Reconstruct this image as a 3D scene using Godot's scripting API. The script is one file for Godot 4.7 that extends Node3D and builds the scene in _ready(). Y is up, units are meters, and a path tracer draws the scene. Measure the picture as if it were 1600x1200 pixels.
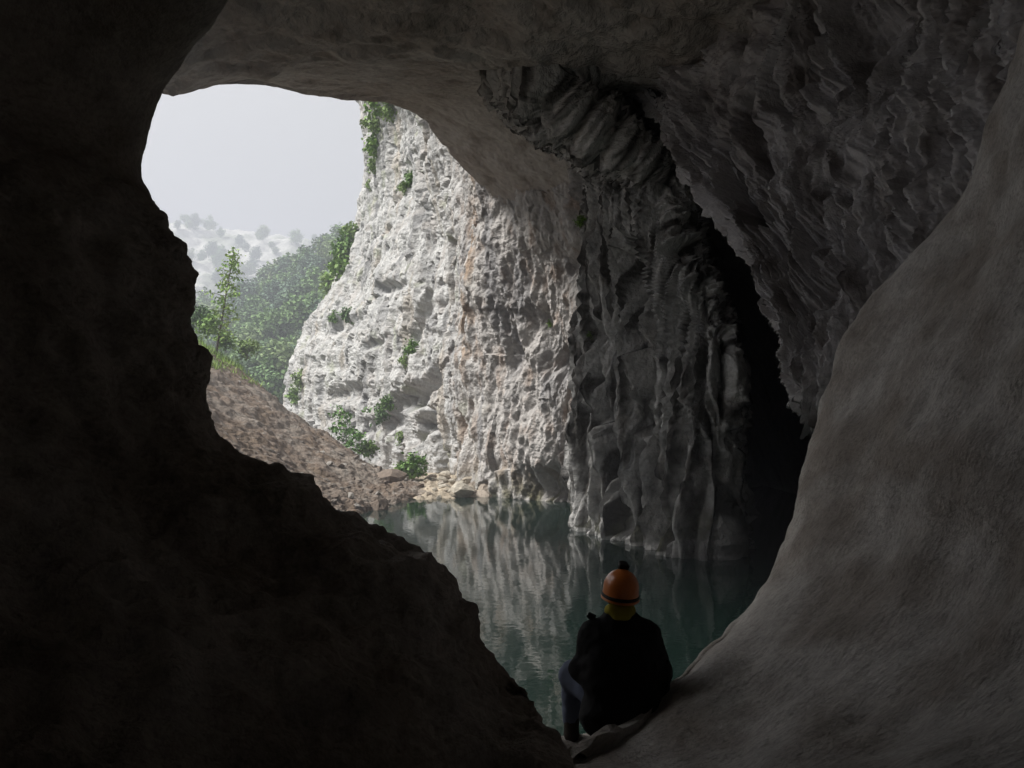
extends Node3D
# A cave mouth above a still green pool, seen from inside. y up, metres, water at y = 0.

const EYE := Vector3(0, 4.3, 0)
const FOCAL := 1570.0          # focal length, for a picture 1600 wide
var taken := {}
var M := {}
var N := {}

# ------------------------------------------------------------------ helpers
func at(u: float, v: float, d: float) -> Vector3:      # a point on a sight line at depth d
	return Vector3((u - 800.0) / FOCAL * d, EYE.y - (v - 600.0) / FOCAL * d, -d)

func numbered(called: String) -> String:
	if not taken.has(called):
		taken[called] = 0
		return called
	taken[called] += 1
	return "%s_%03d" % [called, taken[called]]

func tag(o: Node, label := "", category := "", group := "", kind := "") -> void:
	if label != "": o.set_meta("label", label)
	if category != "": o.set_meta("category", category)
	if group != "": o.set_meta("group", group)
	if kind != "": o.set_meta("kind", kind)

func base(called: String, where := Vector3.ZERO, turn := 0.0) -> Node3D:
	var o := Node3D.new()
	o.name = numbered(called)
	add_child(o)
	o.position = where
	o.rotation.y = turn
	return o

func put(called: String, mesh: Mesh, m: Material, parent: Node = null) -> MeshInstance3D:
	var o := MeshInstance3D.new()
	o.mesh = mesh
	o.material_override = m
	o.cast_shadow = GeometryInstance3D.SHADOW_CASTING_SETTING_ON
	if parent == null:
		o.name = numbered(called)
		add_child(o)
	else:
		o.name = called
		parent.add_child(o, true)
	return o

func noise(sd: int, freq: float, oct := 4, ridged := false, gain := 0.5) -> FastNoiseLite:
	var n := FastNoiseLite.new()
	n.seed = sd
	n.noise_type = FastNoiseLite.TYPE_SIMPLEX_SMOOTH
	n.frequency = freq
	n.fractal_type = FastNoiseLite.FRACTAL_RIDGED if ridged else FastNoiseLite.FRACTAL_FBM
	n.fractal_octaves = oct
	n.fractal_gain = gain
	return n

func cells(sd: int, freq: float, kind := FastNoiseLite.RETURN_DISTANCE2_SUB) -> FastNoiseLite:
	var n := FastNoiseLite.new()
	n.seed = sd
	n.noise_type = FastNoiseLite.TYPE_CELLULAR
	n.frequency = freq
	n.fractal_type = FastNoiseLite.FRACTAL_NONE
	n.cellular_return_type = kind
	n.cellular_jitter = 1.0
	return n

func grey_image(n: FastNoiseLite, size: int, lo: float, hi: float) -> Image:
	var im := n.get_seamless_image(size, size, false, false, 0.1, true)
	im.convert(Image.FORMAT_L8)
	var b := im.get_data()
	var table := PackedByteArray()
	for k in 256: table.append(int(clampf(lerpf(lo, hi, k / 255.0), 0, 1) * 255.0))
	for k in b.size(): b[k] = table[b[k]]
	return Image.create_from_data(size, size, false, Image.FORMAT_L8, b)

func tex(im: Image) -> ImageTexture:
	im.generate_mipmaps()
	return ImageTexture.create_from_image(im)

func mat(c: Color, rough := 0.9, vertex := false) -> StandardMaterial3D:
	var m := StandardMaterial3D.new()
	m.albedo_color = c.linear_to_srgb()
	m.roughness = rough
	m.metallic_specular = 0.35
	m.cull_mode = BaseMaterial3D.CULL_DISABLED
	m.vertex_color_use_as_albedo = vertex
	return m

func rock_mat(grain: Texture2D, bump: Texture2D, per_m: float, relief_cm: float, rough := 0.92) -> StandardMaterial3D:
	var m := mat(Color.WHITE, rough, true)
	m.uv1_triplanar = true
	m.uv1_world_triplanar = true
	m.uv1_scale = Vector3.ONE * per_m
	m.albedo_texture = grain
	m.heightmap_enabled = true
	m.heightmap_texture = bump
	m.heightmap_scale = relief_cm
	return m

# ------------------------------------------------------------------ spline sheets of rock
func weights(count: int, t: float) -> Array:
	var x := clampf(t, 0.0, 1.0) * (count - 1)
	var i := mini(int(x), count - 2)
	var f := x - i
	var f2 := f * f
	var f3 := f2 * f
	return [i, -0.5 * f3 + f2 - 0.5 * f, 1.5 * f3 - 2.5 * f2 + 1.0, -1.5 * f3 + 2.0 * f2 + 0.5 * f, 0.5 * f3 - 0.5 * f2]

func spline(pts: PackedVector3Array, w: Array) -> Vector3:
	var n := pts.size()
	var i: int = w[0]
	var p1 := pts[i]
	var p2 := pts[i + 1]
	var p0 := pts[i - 1] if i > 0 else p1 * 2.0 - p2
	var p3 := pts[i + 2] if i + 2 < n else p2 * 2.0 - p1
	return p0 * float(w[1]) + p1 * float(w[2]) + p2 * float(w[3]) + p3 * float(w[4])

# rows of control points -> {mesh, points, normals, nu, nv}; shape(p, n, a, b) gives the relief along n in metres, tint(p, n, a, b) the rock's own colour
func sheet(rows: Array, nu: int, nv: int, toward: Vector3, shape: Callable, tint: Callable, spread_u := PackedFloat32Array(), spread_v := PackedFloat32Array()) -> Dictionary:
	var wu := []
	var wv := []
	var nc: int = rows[0].size()
	var au := PackedFloat32Array()
	var bv := PackedFloat32Array()
	for i in nu:
		var a := i / float(nu - 1)
		if spread_u.size(): a = remapped(a, spread_u)
		au.append(a)
		wu.append(weights(nc, a))
	for j in nv:
		var b := j / float(nv - 1)
		if spread_v.size(): b = remapped(b, spread_v)
		bv.append(b)
		wv.append(weights(rows.size(), b))
	var colsp := []
	for c in nc:
		var line := PackedVector3Array()
		for r in rows: line.append(r[c])
		colsp.append(line)
	var p := PackedVector3Array()
	p.resize(nu * nv)
	for j in nv:
		var line := PackedVector3Array()
		for c in nc: line.append(spline(colsp[c], wv[j]))
		for i in nu: p[j * nu + i] = spline(line, wu[i])
	var n := grid_normals(p, nu, nv)
	var mid := (nv / 2) * nu + nu / 2
	var flip := n[mid].dot(toward - p[mid]) < 0.0
	var q := PackedVector3Array()
	q.resize(nu * nv)
	for j in nv:
		var b := bv[j]
		for i in nu:
			var k := j * nu + i
			var nn := -n[k] if flip else n[k]
			q[k] = p[k] + nn * float(shape.call(p[k], nn, au[i], b))
	var n2 := grid_normals(q, nu, nv)
	var col := PackedColorArray()
	col.resize(nu * nv)
	for j in nv:
		var b := bv[j]
		for i in nu:
			var k := j * nu + i
			if flip: n2[k] = -n2[k]
			col[k] = tint.call(p[k], n2[k], au[i], b)
	var idx := PackedInt32Array()
	idx.resize((nu - 1) * (nv - 1) * 6)
	var w := 0
	for j in nv - 1:
		for i in nu - 1:
			var k := j * nu + i
			var o := [k, k + 1, k + nu, k + 1, k + nu + 1, k + nu] if not flip else [k, k + nu, k + 1, k + 1, k + nu, k + nu + 1]
			for e in o:
				idx[w] = e
				w += 1
	var arr := []
	arr.resize(Mesh.ARRAY_MAX)
	arr[Mesh.ARRAY_VERTEX] = q
	arr[Mesh.ARRAY_NORMAL] = n2
	arr[Mesh.ARRAY_COLOR] = col
	arr[Mesh.ARRAY_INDEX] = idx
	var mesh := ArrayMesh.new()
	mesh.add_surface_from_arrays(Mesh.PRIMITIVE_TRIANGLES, arr)
	return {"mesh": mesh, "points": q, "normals": n2, "nu": nu, "nv": nv}

func remapped(a: float, list: PackedFloat32Array) -> float:
	var x := a * (list.size() - 1)
	var i := mini(int(x), list.size() - 2)
	return lerpf(list[i], list[i + 1], x - i)

func grid_normals(p: PackedVector3Array, nu: int, nv: int) -> PackedVector3Array:
	var n := PackedVector3Array()
	n.resize(nu * nv)
	for j in nv:
		var j0 := maxi(j - 1, 0) * nu
		var j1 := mini(j + 1, nv - 1) * nu
		for i in nu:
			var du := p[j * nu + mini(i + 1, nu - 1)] - p[j * nu + maxi(i - 1, 0)]
			var dv := p[j1 + i] - p[j0 + i]
			var c := dv.cross(du)
			n[j * nu + i] = c.normalized() if c.length_squared() > 1e-14 else Vector3.UP
	return n

func nearest_to_sight(s: Dictionary, u: float, v: float) -> int:    # index of the front-most surface point on a sight line
	var best := -1
	var score := 1e9
	var pts: PackedVector3Array = s.points
	for k in range(0, pts.size(), 2):
		var q := pts[k]
		if q.z > -1.0: continue
		var x := q.x / -q.z * FOCAL + 800.0 - u
		var y := (EYE.y - q.y) / -q.z * FOCAL + 600.0 - v
		var e := x * x + y * y
		if e < 16.0: e = -q.z * 0.01
		if e < score:
			score = e
			best = k
	return best

func near_segment(p: Vector3, a: Vector3, b: Vector3) -> float:
	var ab := b - a
	var t := clampf((p - a).dot(ab) / ab.length_squared(), 0, 1)
	return p.distance_to(a + ab * t)

# ------------------------------------------------------------------ the scene
func _ready() -> void:
	var cam := Camera3D.new()
	cam.name = "camera"
	add_child(cam)
	cam.position = EYE
	cam.fov = rad_to_deg(2.0 * atan(600.0 / FOCAL))
	cam.near = 0.05
	cam.far = 4000.0
	cam.current = true

	var env := Environment.new()
	env.background_mode = Environment.BG_SKY
	var sky := Sky.new()
	var sm := ProceduralSkyMaterial.new()
	# an even overcast: about three times as bright overhead as at the horizon
	sm.sky_top_color = Color(1.0, 1.0, 1.0)
	sm.sky_horizon_color = Color(0.345, 0.345, 0.345).linear_to_srgb()
	sm.sky_curve = 0.6
	sm.sky_energy_multiplier = 0.74
	sm.ground_bottom_color = Color(0.10, 0.10, 0.09).linear_to_srgb()
	sm.ground_horizon_color = Color(0.2, 0.2, 0.2).linear_to_srgb()
	sm.sun_angle_max = 1.0
	sky.sky_material = sm
	env.sky = sky
	env.tonemap_mode = Environment.TONE_MAPPER_LINEAR
	env.tonemap_exposure = 3.1
	env.sdfgi_enabled = true
	env.ssao_enabled = true
	env.ssil_enabled = true
	env.fog_enabled = true
	env.fog_density = 0.0026
	env.fog_light_color = Color(0.93, 0.95, 1.0)
	var we := WorldEnvironment.new()
	we.name = "world"
	we.environment = env
	add_child(we)

	var sun := DirectionalLight3D.new()
	sun.name = "sun"
	sun.light_energy = 0.85
	sun.light_color = Color(1.0, 0.985, 0.96)
	sun.light_angular_distance = 20.0
	sun.shadow_enabled = true
	add_child(sun)
	var to_sun := Vector3(-0.64, 0.76, 0.02).normalized()
	sun.look_at_from_position(to_sun * 50.0, Vector3.ZERO)

	make_noises()
	make_materials()
	print("materials ", Time.get_ticks_msec())
	make_ground_and_water()
	make_cave()
	print("cave ", Time.get_ticks_msec())
	make_cliff()
	print("cliff ", Time.get_ticks_msec())
	make_slope()
	print("slope ", Time.get_ticks_msec())
	make_hills()
	print("hills ", Time.get_ticks_msec())
	make_plants()
	print("plants ", Time.get_ticks_msec())
	make_person()
	print("person ", Time.get_ticks_msec())

func make_noises() -> void:
	N.big = noise(11, 0.09, 3)
	N.med = noise(12, 0.35, 4)
	N.flute = noise(13, 0.55, 4, true)
	N.pock = noise(14, 1.5, 4, false, 0.55)
	N.fine = noise(15, 4.0, 3, false, 0.6)
	N.crack = cells(16, 0.55)
	N.chip = cells(17, 2.6)
	N.block = cells(22, 0.7, FastNoiseLite.RETURN_CELL_VALUE)
	N.tone = noise(18, 0.28, 4)
	N.tone2 = noise(19, 0.9, 4)
	N.streak = noise(20, 0.7, 4)
	N.lace = noise(23, 1.0, 2, true, 0.5)
	N.dye = noise(24, 0.7, 3)
	N.rib = noise(21, 1.0, 4, true, 0.55)

func make_materials() -> void:
	var grain := tex(grey_image(noise(31, 0.02, 5, false, 0.65), 512, 0.78, 1.06))
	var bump := tex(grey_image(noise(32, 0.016, 6, false, 0.62), 512, 0.0, 1.0))
	M.cliff = rock_mat(grain, bump, 0.45, 9.0)
	M.cave = rock_mat(grain, bump, 0.35, 12.0)
	M.vault = rock_mat(grain, bump, 0.6, 4.0)
	var gritty := tex(grey_image(noise(34, 0.045, 6, false, 0.75), 512, 0.66, 1.25))
	var pits := tex(grey_image(noise(35, 0.03, 6, false, 0.7), 512, 0.0, 1.0))
	M.near = rock_mat(gritty, pits, 0.9, 1.8)
	M.scree = rock_mat(grain, bump, 0.8, 5.0)
	M.stone = rock_mat(grain, bump, 1.2, 4.0)
	M.hill = rock_mat(grain, bump, 0.05, 60.0)
	# pool: dark green turbid water with faint ripples
	var w := mat(Color(0.004, 0.014, 0.0105), 0.012)
	w.metallic_specular = 0.5
	w.uv1_triplanar = true
	w.uv1_world_triplanar = true
	w.uv1_scale = Vector3(0.8, 0.8, 0.8)
	w.heightmap_enabled = true
	w.heightmap_texture = tex(grey_image(noise(33, 0.008, 4, false, 0.45), 512, 0.0, 1.0))
	w.heightmap_scale = 0.11
	M.water = w
	M.leaf = mat(Color.WHITE, 0.6, true)
	M.leaf.backlight = Color(0.8, 0.8, 0.5)
	M.far_leaf = mat(Color.WHITE, 0.8, true)
	M.far_leaf.backlight = Color(0.6, 0.65, 0.45)
	M.bark = mat(Color(0.09, 0.07, 0.05), 0.9)

# ------------------------------------------------------------------ ground and water
func make_ground_and_water() -> void:
	var pm := PlaneMesh.new()
	pm.size = Vector2(3000, 3000)
	var gm := mat(Color(0.16, 0.15, 0.11), 0.95)
	var g := put("ground", pm, gm)
	g.position = Vector3(0, -1.6, -400)
	tag(g, "", "", "", "structure")
	var wm := PlaneMesh.new()
	wm.size = Vector2(34, 50)
	var w := put("water", wm, M.water)
	w.position = Vector3(3, 0, -20.5)
	tag(w, "", "", "", "structure")

# ------------------------------------------------------------------ the cave
func cave_tint(p: Vector3, n: Vector3, a: float, b: float) -> Color:
	var t: float = N.tone.get_noise_3dv(p)
	var s: float = N.tone2.get_noise_3dv(p)
	var c := Color(0.50, 0.475, 0.455).lerp(Color(0.40, 0.36, 0.33), clampf(0.5 + t * 1.3, 0, 1))
	return c.lerp(Color(0.20, 0.17, 0.145), clampf(s * 1.6 - 0.15, 0, 0.7))

func make_cave() -> void:
	# roof and outer shell: rings from the lip of the mouth to the back, left foot over the top to right foot
	var lip := [[120, 1100, 26], [130, 800, 26.5], [150, 500, 27], [190, 260, 27.5], [252, 128, 28], [330, 132, 29], [400, 128, 30], [480, 141, 31], [560, 149, 32], [655, 161, 33.5], [700, 192, 34.5], [742, 237, 35.6], [790, 290, 36.4], [860, 360, 37.2], [1000, 420, 41], [1200, 800, 44]]
	var r0 := []
	var outer := []
	var outer2 := []
	for q in lip:
		var c := at(q[0], q[1], q[2])
		r0.append(c)
		outer.append(c + Vector3(0, 0.9, -0.05))
		outer2.append(c + Vector3(0, 7.0, 1.5))
	var rings := [outer2, outer, r0]
	# outside the left spur the unseen roof is opened to let sky light in: its left edge turns up into the hillside
	var brow := [Vector2(-22, 32), Vector2(-17, 23), Vector2(-13.6, 16), Vector2(-11.6, 13.4), Vector2(-10.4, 12.75)]
	for k in 4:
		r0[k] = Vector3(brow[k].x, brow[k].y, -26.0 - 0.5 * k)
		outer[k] = r0[k] + Vector3(-0.2, 0.5, -0.6)
		outer2[k] = r0[k] + Vector3(-1.0, 5.0, 1.5)
	for z in [[-24.0, 1.0, 12.9, -2.0], [-18.0, 1.0, 14.4, 0.0], [-12.5, 0.95, 14.5, 0.0], [-9.0, 0.92, 14.0, 0.0], [-7.2, 0.88, 11.8, 0.0], [-4.0, 0.8, 11.0, 0.0], [0.0, 0.7, 9.5, 0.0], [7.0, 0.5, 7.0, 0.0], [10.0, 0.12, 4.0, 0.0]]:
		var ring := []
		for k in 16:
			var ph := PI * k / 15.0
			var x := -cos(ph)
			var y := sin(ph)
			ring.append(Vector3(signf(x) * pow(absf(x), 0.75) * (15.5 if x > 0 else 12.5) * z[1] + z[3], -2.2 + pow(y, 0.6) * (z[2] + 2.2), z[0]))
		if z[0] < -8.0:
			for k in 5: ring[k] = Vector3(brow[k].x + minf((24.0 + z[0]) * 0.2 + 2.4, 3.8), brow[k].y + clampf((24.0 + z[0]) * 0.3, 0.0, 1.6), z[0])
		rings.append(ring)
	var s := sheet(rings, 420, 420, Vector3(0, 3, -15),
		func(p: Vector3, n: Vector3, a: float, b: float) -> float:
			var d: float = N.big.get_noise_3dv(p) * 0.7 + N.med.get_noise_3dv(p) * 0.35 + N.pock.get_noise_3dv(p) * 0.07
			var cr: float = N.crack.get_noise_3dv(p * Vector3(0.5, 1.5, 1.0))
			d -= clampf(0.12 - (cr + 1.0) * 0.5, 0, 0.12) * 1.5
			return d * (0.35 if b < 0.24 else 1.0),
		cave_tint, PackedFloat32Array([0, 0.22, 0.34, 0.44, 0.52, 0.6, 0.68, 0.76, 1.0]), PackedFloat32Array([0.0, 0.09, 0.18, 0.22, 0.27, 0.33, 0.4, 0.6, 1.0]))
	tag(put("cave_ceiling", s.mesh, M.cave), "", "", "", "structure")

	# hanging curtain of flowstone on the right of the vault
	var h := []
	var hu := [[915, -60, 29, 1180, -80, 21.5, 1330, -100, 18, 1480, -120, 14.5, 1660, -140, 10.5],
		[940, 100, 27.5, 1190, 80, 20.5, 1330, 70, 17.5, 1480, 60, 14, 1660, 50, 10.5],
		[1020, 235, 24, 1210, 220, 19.5, 1340, 210, 16.5, 1480, 200, 13.5, 1660, 200, 10.5],
		[1128, 360, 20, 1240, 350, 18, 1350, 340, 15.5, 1480, 330, 13, 1660, 330, 10.5],
		[1172, 490, 18, 1265, 480, 16.5, 1360, 470, 14.5, 1480, 460, 12.5, 1660, 450, 10.5],
		[1205, 590, 16.8, 1285, 600, 15.5, 1370, 600, 14, 1480, 600, 12.5, 1660, 590, 10.5],
		[1235, 640, 17.3, 1290, 660, 16.4, 1380, 660, 14.8, 1490, 660, 13, 1660, 650, 11],
		[1290, 600, 22, 1340, 620, 21, 1420, 640, 19, 1520, 640, 17, 1680, 640, 15]]
	for q in hu:
		var row := []
		row.append(at(q[0] + 190, q[1] - 30, q[2] + 7.0))
		row.append(at(q[0] + 75, q[1] - 8, q[2] + 1.6))
		for k in 5: row.append(at(q[k * 3] + [42, 25, 10, 0, 0][k], q[k * 3 + 1], q[k * 3 + 2]))
		h.append(row)
	s = sheet(h, 420, 400, EYE,
		func(p: Vector3, n: Vector3, a: float, b: float) -> float:
			var wob: float = N.med.get_noise_3dv(p * 0.6)
			var ax := a * 15.0 + wob * 0.8
			var rib: float = N.rib.get_noise_2d(ax * 0.85, b * 1.2)
			var rib2: float = N.rib.get_noise_2d(ax * 2.8 + 40.0, b * 2.6)
			var drip: float = N.pock.get_noise_3d(p.x * 1.4, p.y * 0.6, p.z * 1.0)
			var slot: float = smoothstep(0.15, 0.7, N.rib.get_noise_2d(ax * 0.55 + 17.0, b * 0.9 + 3.0)) * smoothstep(-0.3, 0.3, N.med.get_noise_3dv(p))
			return (rib - 0.3) * 0.5 - slot * 0.85 + rib2 * 0.22 + drip * 0.16 + wob * 0.45 + N.rib.get_noise_2d(ax * 6.0 + 90.0, b * 6.0) * 0.08,
		func(p: Vector3, n: Vector3, a: float, b: float) -> Color:
			var t: float = N.streak.get_noise_2d(a * 26.0, b * 7.0)
			var s2: float = N.tone2.get_noise_3dv(p * 1.4)
			var c := Color(0.52, 0.505, 0.515).lerp(Color(0.17, 0.15, 0.145), clampf(0.22 + t * 1.7, 0, 1))
			return c.lerp(Color(0.50, 0.48, 0.47), clampf(s2 * 1.4, 0, 0.7)),
		PackedFloat32Array([0, 0.28, 0.42, 0.58, 0.75, 1.0]))
	tag(put("cave_vault", s.mesh, M.vault), "", "", "", "structure")

	# pale water-worn wall close on the right
	var sil := [[872, 1200, 5.3], [985, 1140, 5.9], [1100, 1041, 6.6], [1190, 950, 7.2], [1247, 830, 7.8], [1264, 690, 8.4], [1308, 560, 8.8], [1396, 446, 8.8], [1474, 328, 8.6], [1545, 200, 8.2], [1625, 30, 7.6], [1720, -220, 6.6]]
	var goal := [Vector3(0.4, 3.1, -2.4), Vector3(0.9, 3.2, -2.3), Vector3(1.3, 3.3, -2.2), Vector3(1.6, 3.4, -2.1), Vector3(1.85, 3.6, -2.0), Vector3(2.05, 3.95, -2.0), Vector3(2.2, 4.5, -2.0), Vector3(2.3, 5.1, -2.0), Vector3(2.35, 5.8, -2.0), Vector3(2.35, 6.6, -2.0), Vector3(2.3, 7.4, -2.0), Vector3(2.0, 8.6, -2.0)]
	var rows := []
	for k in sil.size():
		var e := at(sil[k][0], sil[k][1], sil[k][2])
		var g: Vector3 = goal[k]
		var f := k / float(sil.size() - 1)
		var away := Vector3(0.25, -0.25, -0.5).lerp(Vector3(0.9, 0.25, -0.8), smoothstep(0.1, 0.6, f))
		var away2 := Vector3(1.0, -2.6, -2.2).lerp(Vector3(4.0, 0.6, -2.5), smoothstep(0.1, 0.6, f))
		var swell := Vector3(0.16, -0.10, 0.0) * (1.0 - 0.5 * f)
		rows.append([e + away2, e + away, e, e.lerp(g, 0.22) + swell * 0.9, e.lerp(g, 0.5) + swell * 1.6, e.lerp(g, 0.8) + swell * 0.9, g, g + Vector3(0.3, 0.15, 3.0), g + Vector3(0.0, 0.3, 7.0)])
	s = sheet(rows, 360, 340, EYE,
		func(p: Vector3, n: Vector3, a: float, b: float) -> float:
			var q := Vector3(p.x + p.y * 0.8, p.y - p.x * 0.8, p.z)
			var sc: float = N.tone2.get_noise_3d(q.x * 0.45, q.y * 1.3, q.z * 0.5)
			return N.med.get_noise_3dv(p * 1.3) * 0.12 + sc * 0.07 + N.flute.get_noise_3d(q.x * 0.5, q.y * 1.6, q.z * 0.5) * 0.03 + N.pock.get_noise_3dv(p * 1.8) * 0.014,
		func(p: Vector3, n: Vector3, a: float, b: float) -> Color:
			var t: float = N.tone2.get_noise_3d((p.x + p.y) * 0.7, (p.y - p.x) * 2.2, p.z * 0.8)
			var s2: float = N.pock.get_noise_3dv(p * 2.5)
			var c := Color(0.45, 0.43, 0.41).lerp(Color(0.30, 0.27, 0.245), clampf(0.4 + t * 1.7, 0, 1))
			return c * (1.0 + s2 * 0.3),
		PackedFloat32Array([0, 0.12, 0.22, 0.33, 0.46, 0.6, 0.75, 1.0]))
	tag(put("cave_wall_right", s.mesh, M.near), "", "", "", "structure")

	# dark earthy bank and wall close on the left
	var lft := [[420, -220, 5.0], [345, -10, 5.4], [298, 60, 5.6], [250, 132, 5.8], [222, 205, 5.9], [211, 268, 5.9], [240, 315, 5.8], [276, 380, 5.7], [300, 445, 5.6], [306, 520, 5.6], [328, 565, 5.5], [332, 645, 5.5], [388, 716, 5.4], [490, 766, 5.4], [578, 824, 5.3], [692, 902, 5.2], [748, 965, 5.15], [800, 1046, 5.1], [862, 1092, 5.0], [880, 1215, 4.6]]
	rows = []
	for k in lft.size():
		var e := at(lft[k][0] - 15.0 * smoothstep(5.0, 8.0, k), lft[k][1] + 7.0 * smoothstep(11.0, 13.0, k), lft[k][2])
		var f := k / float(lft.size() - 1)
		var g := Vector3(-2.9, 7.8, -2.2).lerp(Vector3(-2.7, 3.6, -2.2), minf(f / 0.6, 1.0)).lerp(Vector3(-0.3, 2.85, -2.3), smoothstep(0.55, 1.0, f))
		var away := Vector3(-0.6, 0.1, -0.6).lerp(Vector3(-0.25, -0.35, -0.45), smoothstep(0.45, 0.8, f))
		var away2 := Vector3(-3.0, 0.2, -1.4).lerp(Vector3(-1.2, -3.4, -1.5), smoothstep(0.45, 0.8, f))
		var swell := Vector3(-0.5, 0.0, 0.0).lerp(Vector3(0.1, -0.2, 0.0), smoothstep(0.4, 0.8, f))
		rows.append([e + away2 + Vector3(-12.0, 0.0, -0.5) * (1.0 - smoothstep(0.5, 0.85, f)), e + away2, e + away, e, e.lerp(g, 0.25) + swell * 0.7, e.lerp(g, 0.5) + swell, e.lerp(g, 0.8) + swell * 0.6, g, g + Vector3(-0.3, 0.2, 3.0), g + Vector3(0.2, 0.4, 7.5)])
	s = sheet(rows, 300, 460, EYE,
		func(p: Vector3, n: Vector3, a: float, b: float) -> float:
			var rough := smoothstep(0.26, 0.36, b)
			return (N.med.get_noise_3dv(p * 1.8) * 0.11 + N.tone2.get_noise_3dv(p * 1.5) * 0.06 + N.pock.get_noise_3dv(p * 2.4) * 0.045 + N.fine.get_noise_3dv(p * 2.0) * 0.02) * lerpf(0.25, 1.25, rough) - (minf(N.chip.get_noise_3dv(p * 1.1) + 1.0, 0.5) - 0.3) * 0.09 * rough,
		func(p: Vector3, n: Vector3, a: float, b: float) -> Color:
			var t: float = N.tone2.get_noise_3dv(p * 0.8)
			var f: float = N.pock.get_noise_3dv(p * 2.0)
			return Color(0.48, 0.44, 0.41).lerp(Color(0.32, 0.275, 0.24), clampf(0.5 + t * 1.4, 0, 1)) * (1.0 + f * 0.4),
		PackedFloat32Array([0, 0.12, 0.2, 0.27, 0.33, 0.38, 0.46, 0.6, 0.75, 1.0]))
	tag(put("cave_wall_left", s.mesh, M.near), "", "", "", "structure")

	# ledge between them, running down to the water
	rows = []
	for q in [[4.0, 2.8, 2.8], [0.0, 2.75, 2.7], [-3.5, 2.4, 2.4], [-5.2, 2.06, 2.06], [-6.4, 1.98, 1.98], [-7.0, 1.84, 1.84], [-7.7, 1.2, 1.25], [-8.6, -1.8, -1.8]]:
		rows.append([Vector3(-3.5, q[1] + 0.5, q[0]), Vector3(-1.2, q[1] + 0.1, q[0]), Vector3(0.4, q[1], q[0]), Vector3(1.6, q[2] + 0.1, q[0]), Vector3(3.5, q[2] + 0.9, q[0])])
	s = sheet(rows, 220, 260, EYE,
		func(p: Vector3, n: Vector3, a: float, b: float) -> float:
			return N.tone2.get_noise_3d(p.x * 0.6 + p.z * 0.5, p.y, p.z * 1.6 - p.x) * 0.10 + N.pock.get_noise_3dv(p * 1.6) * 0.03,
		func(p: Vector3, n: Vector3, a: float, b: float) -> Color:
			var t: float = N.tone2.get_noise_3dv(p * 1.2)
			return Color(0.30, 0.28, 0.26).lerp(Color(0.15, 0.13, 0.115), clampf(0.4 + t * 1.3, 0, 1)))
	tag(put("cave_floor", s.mesh, M.near), "", "", "", "structure")

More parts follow.
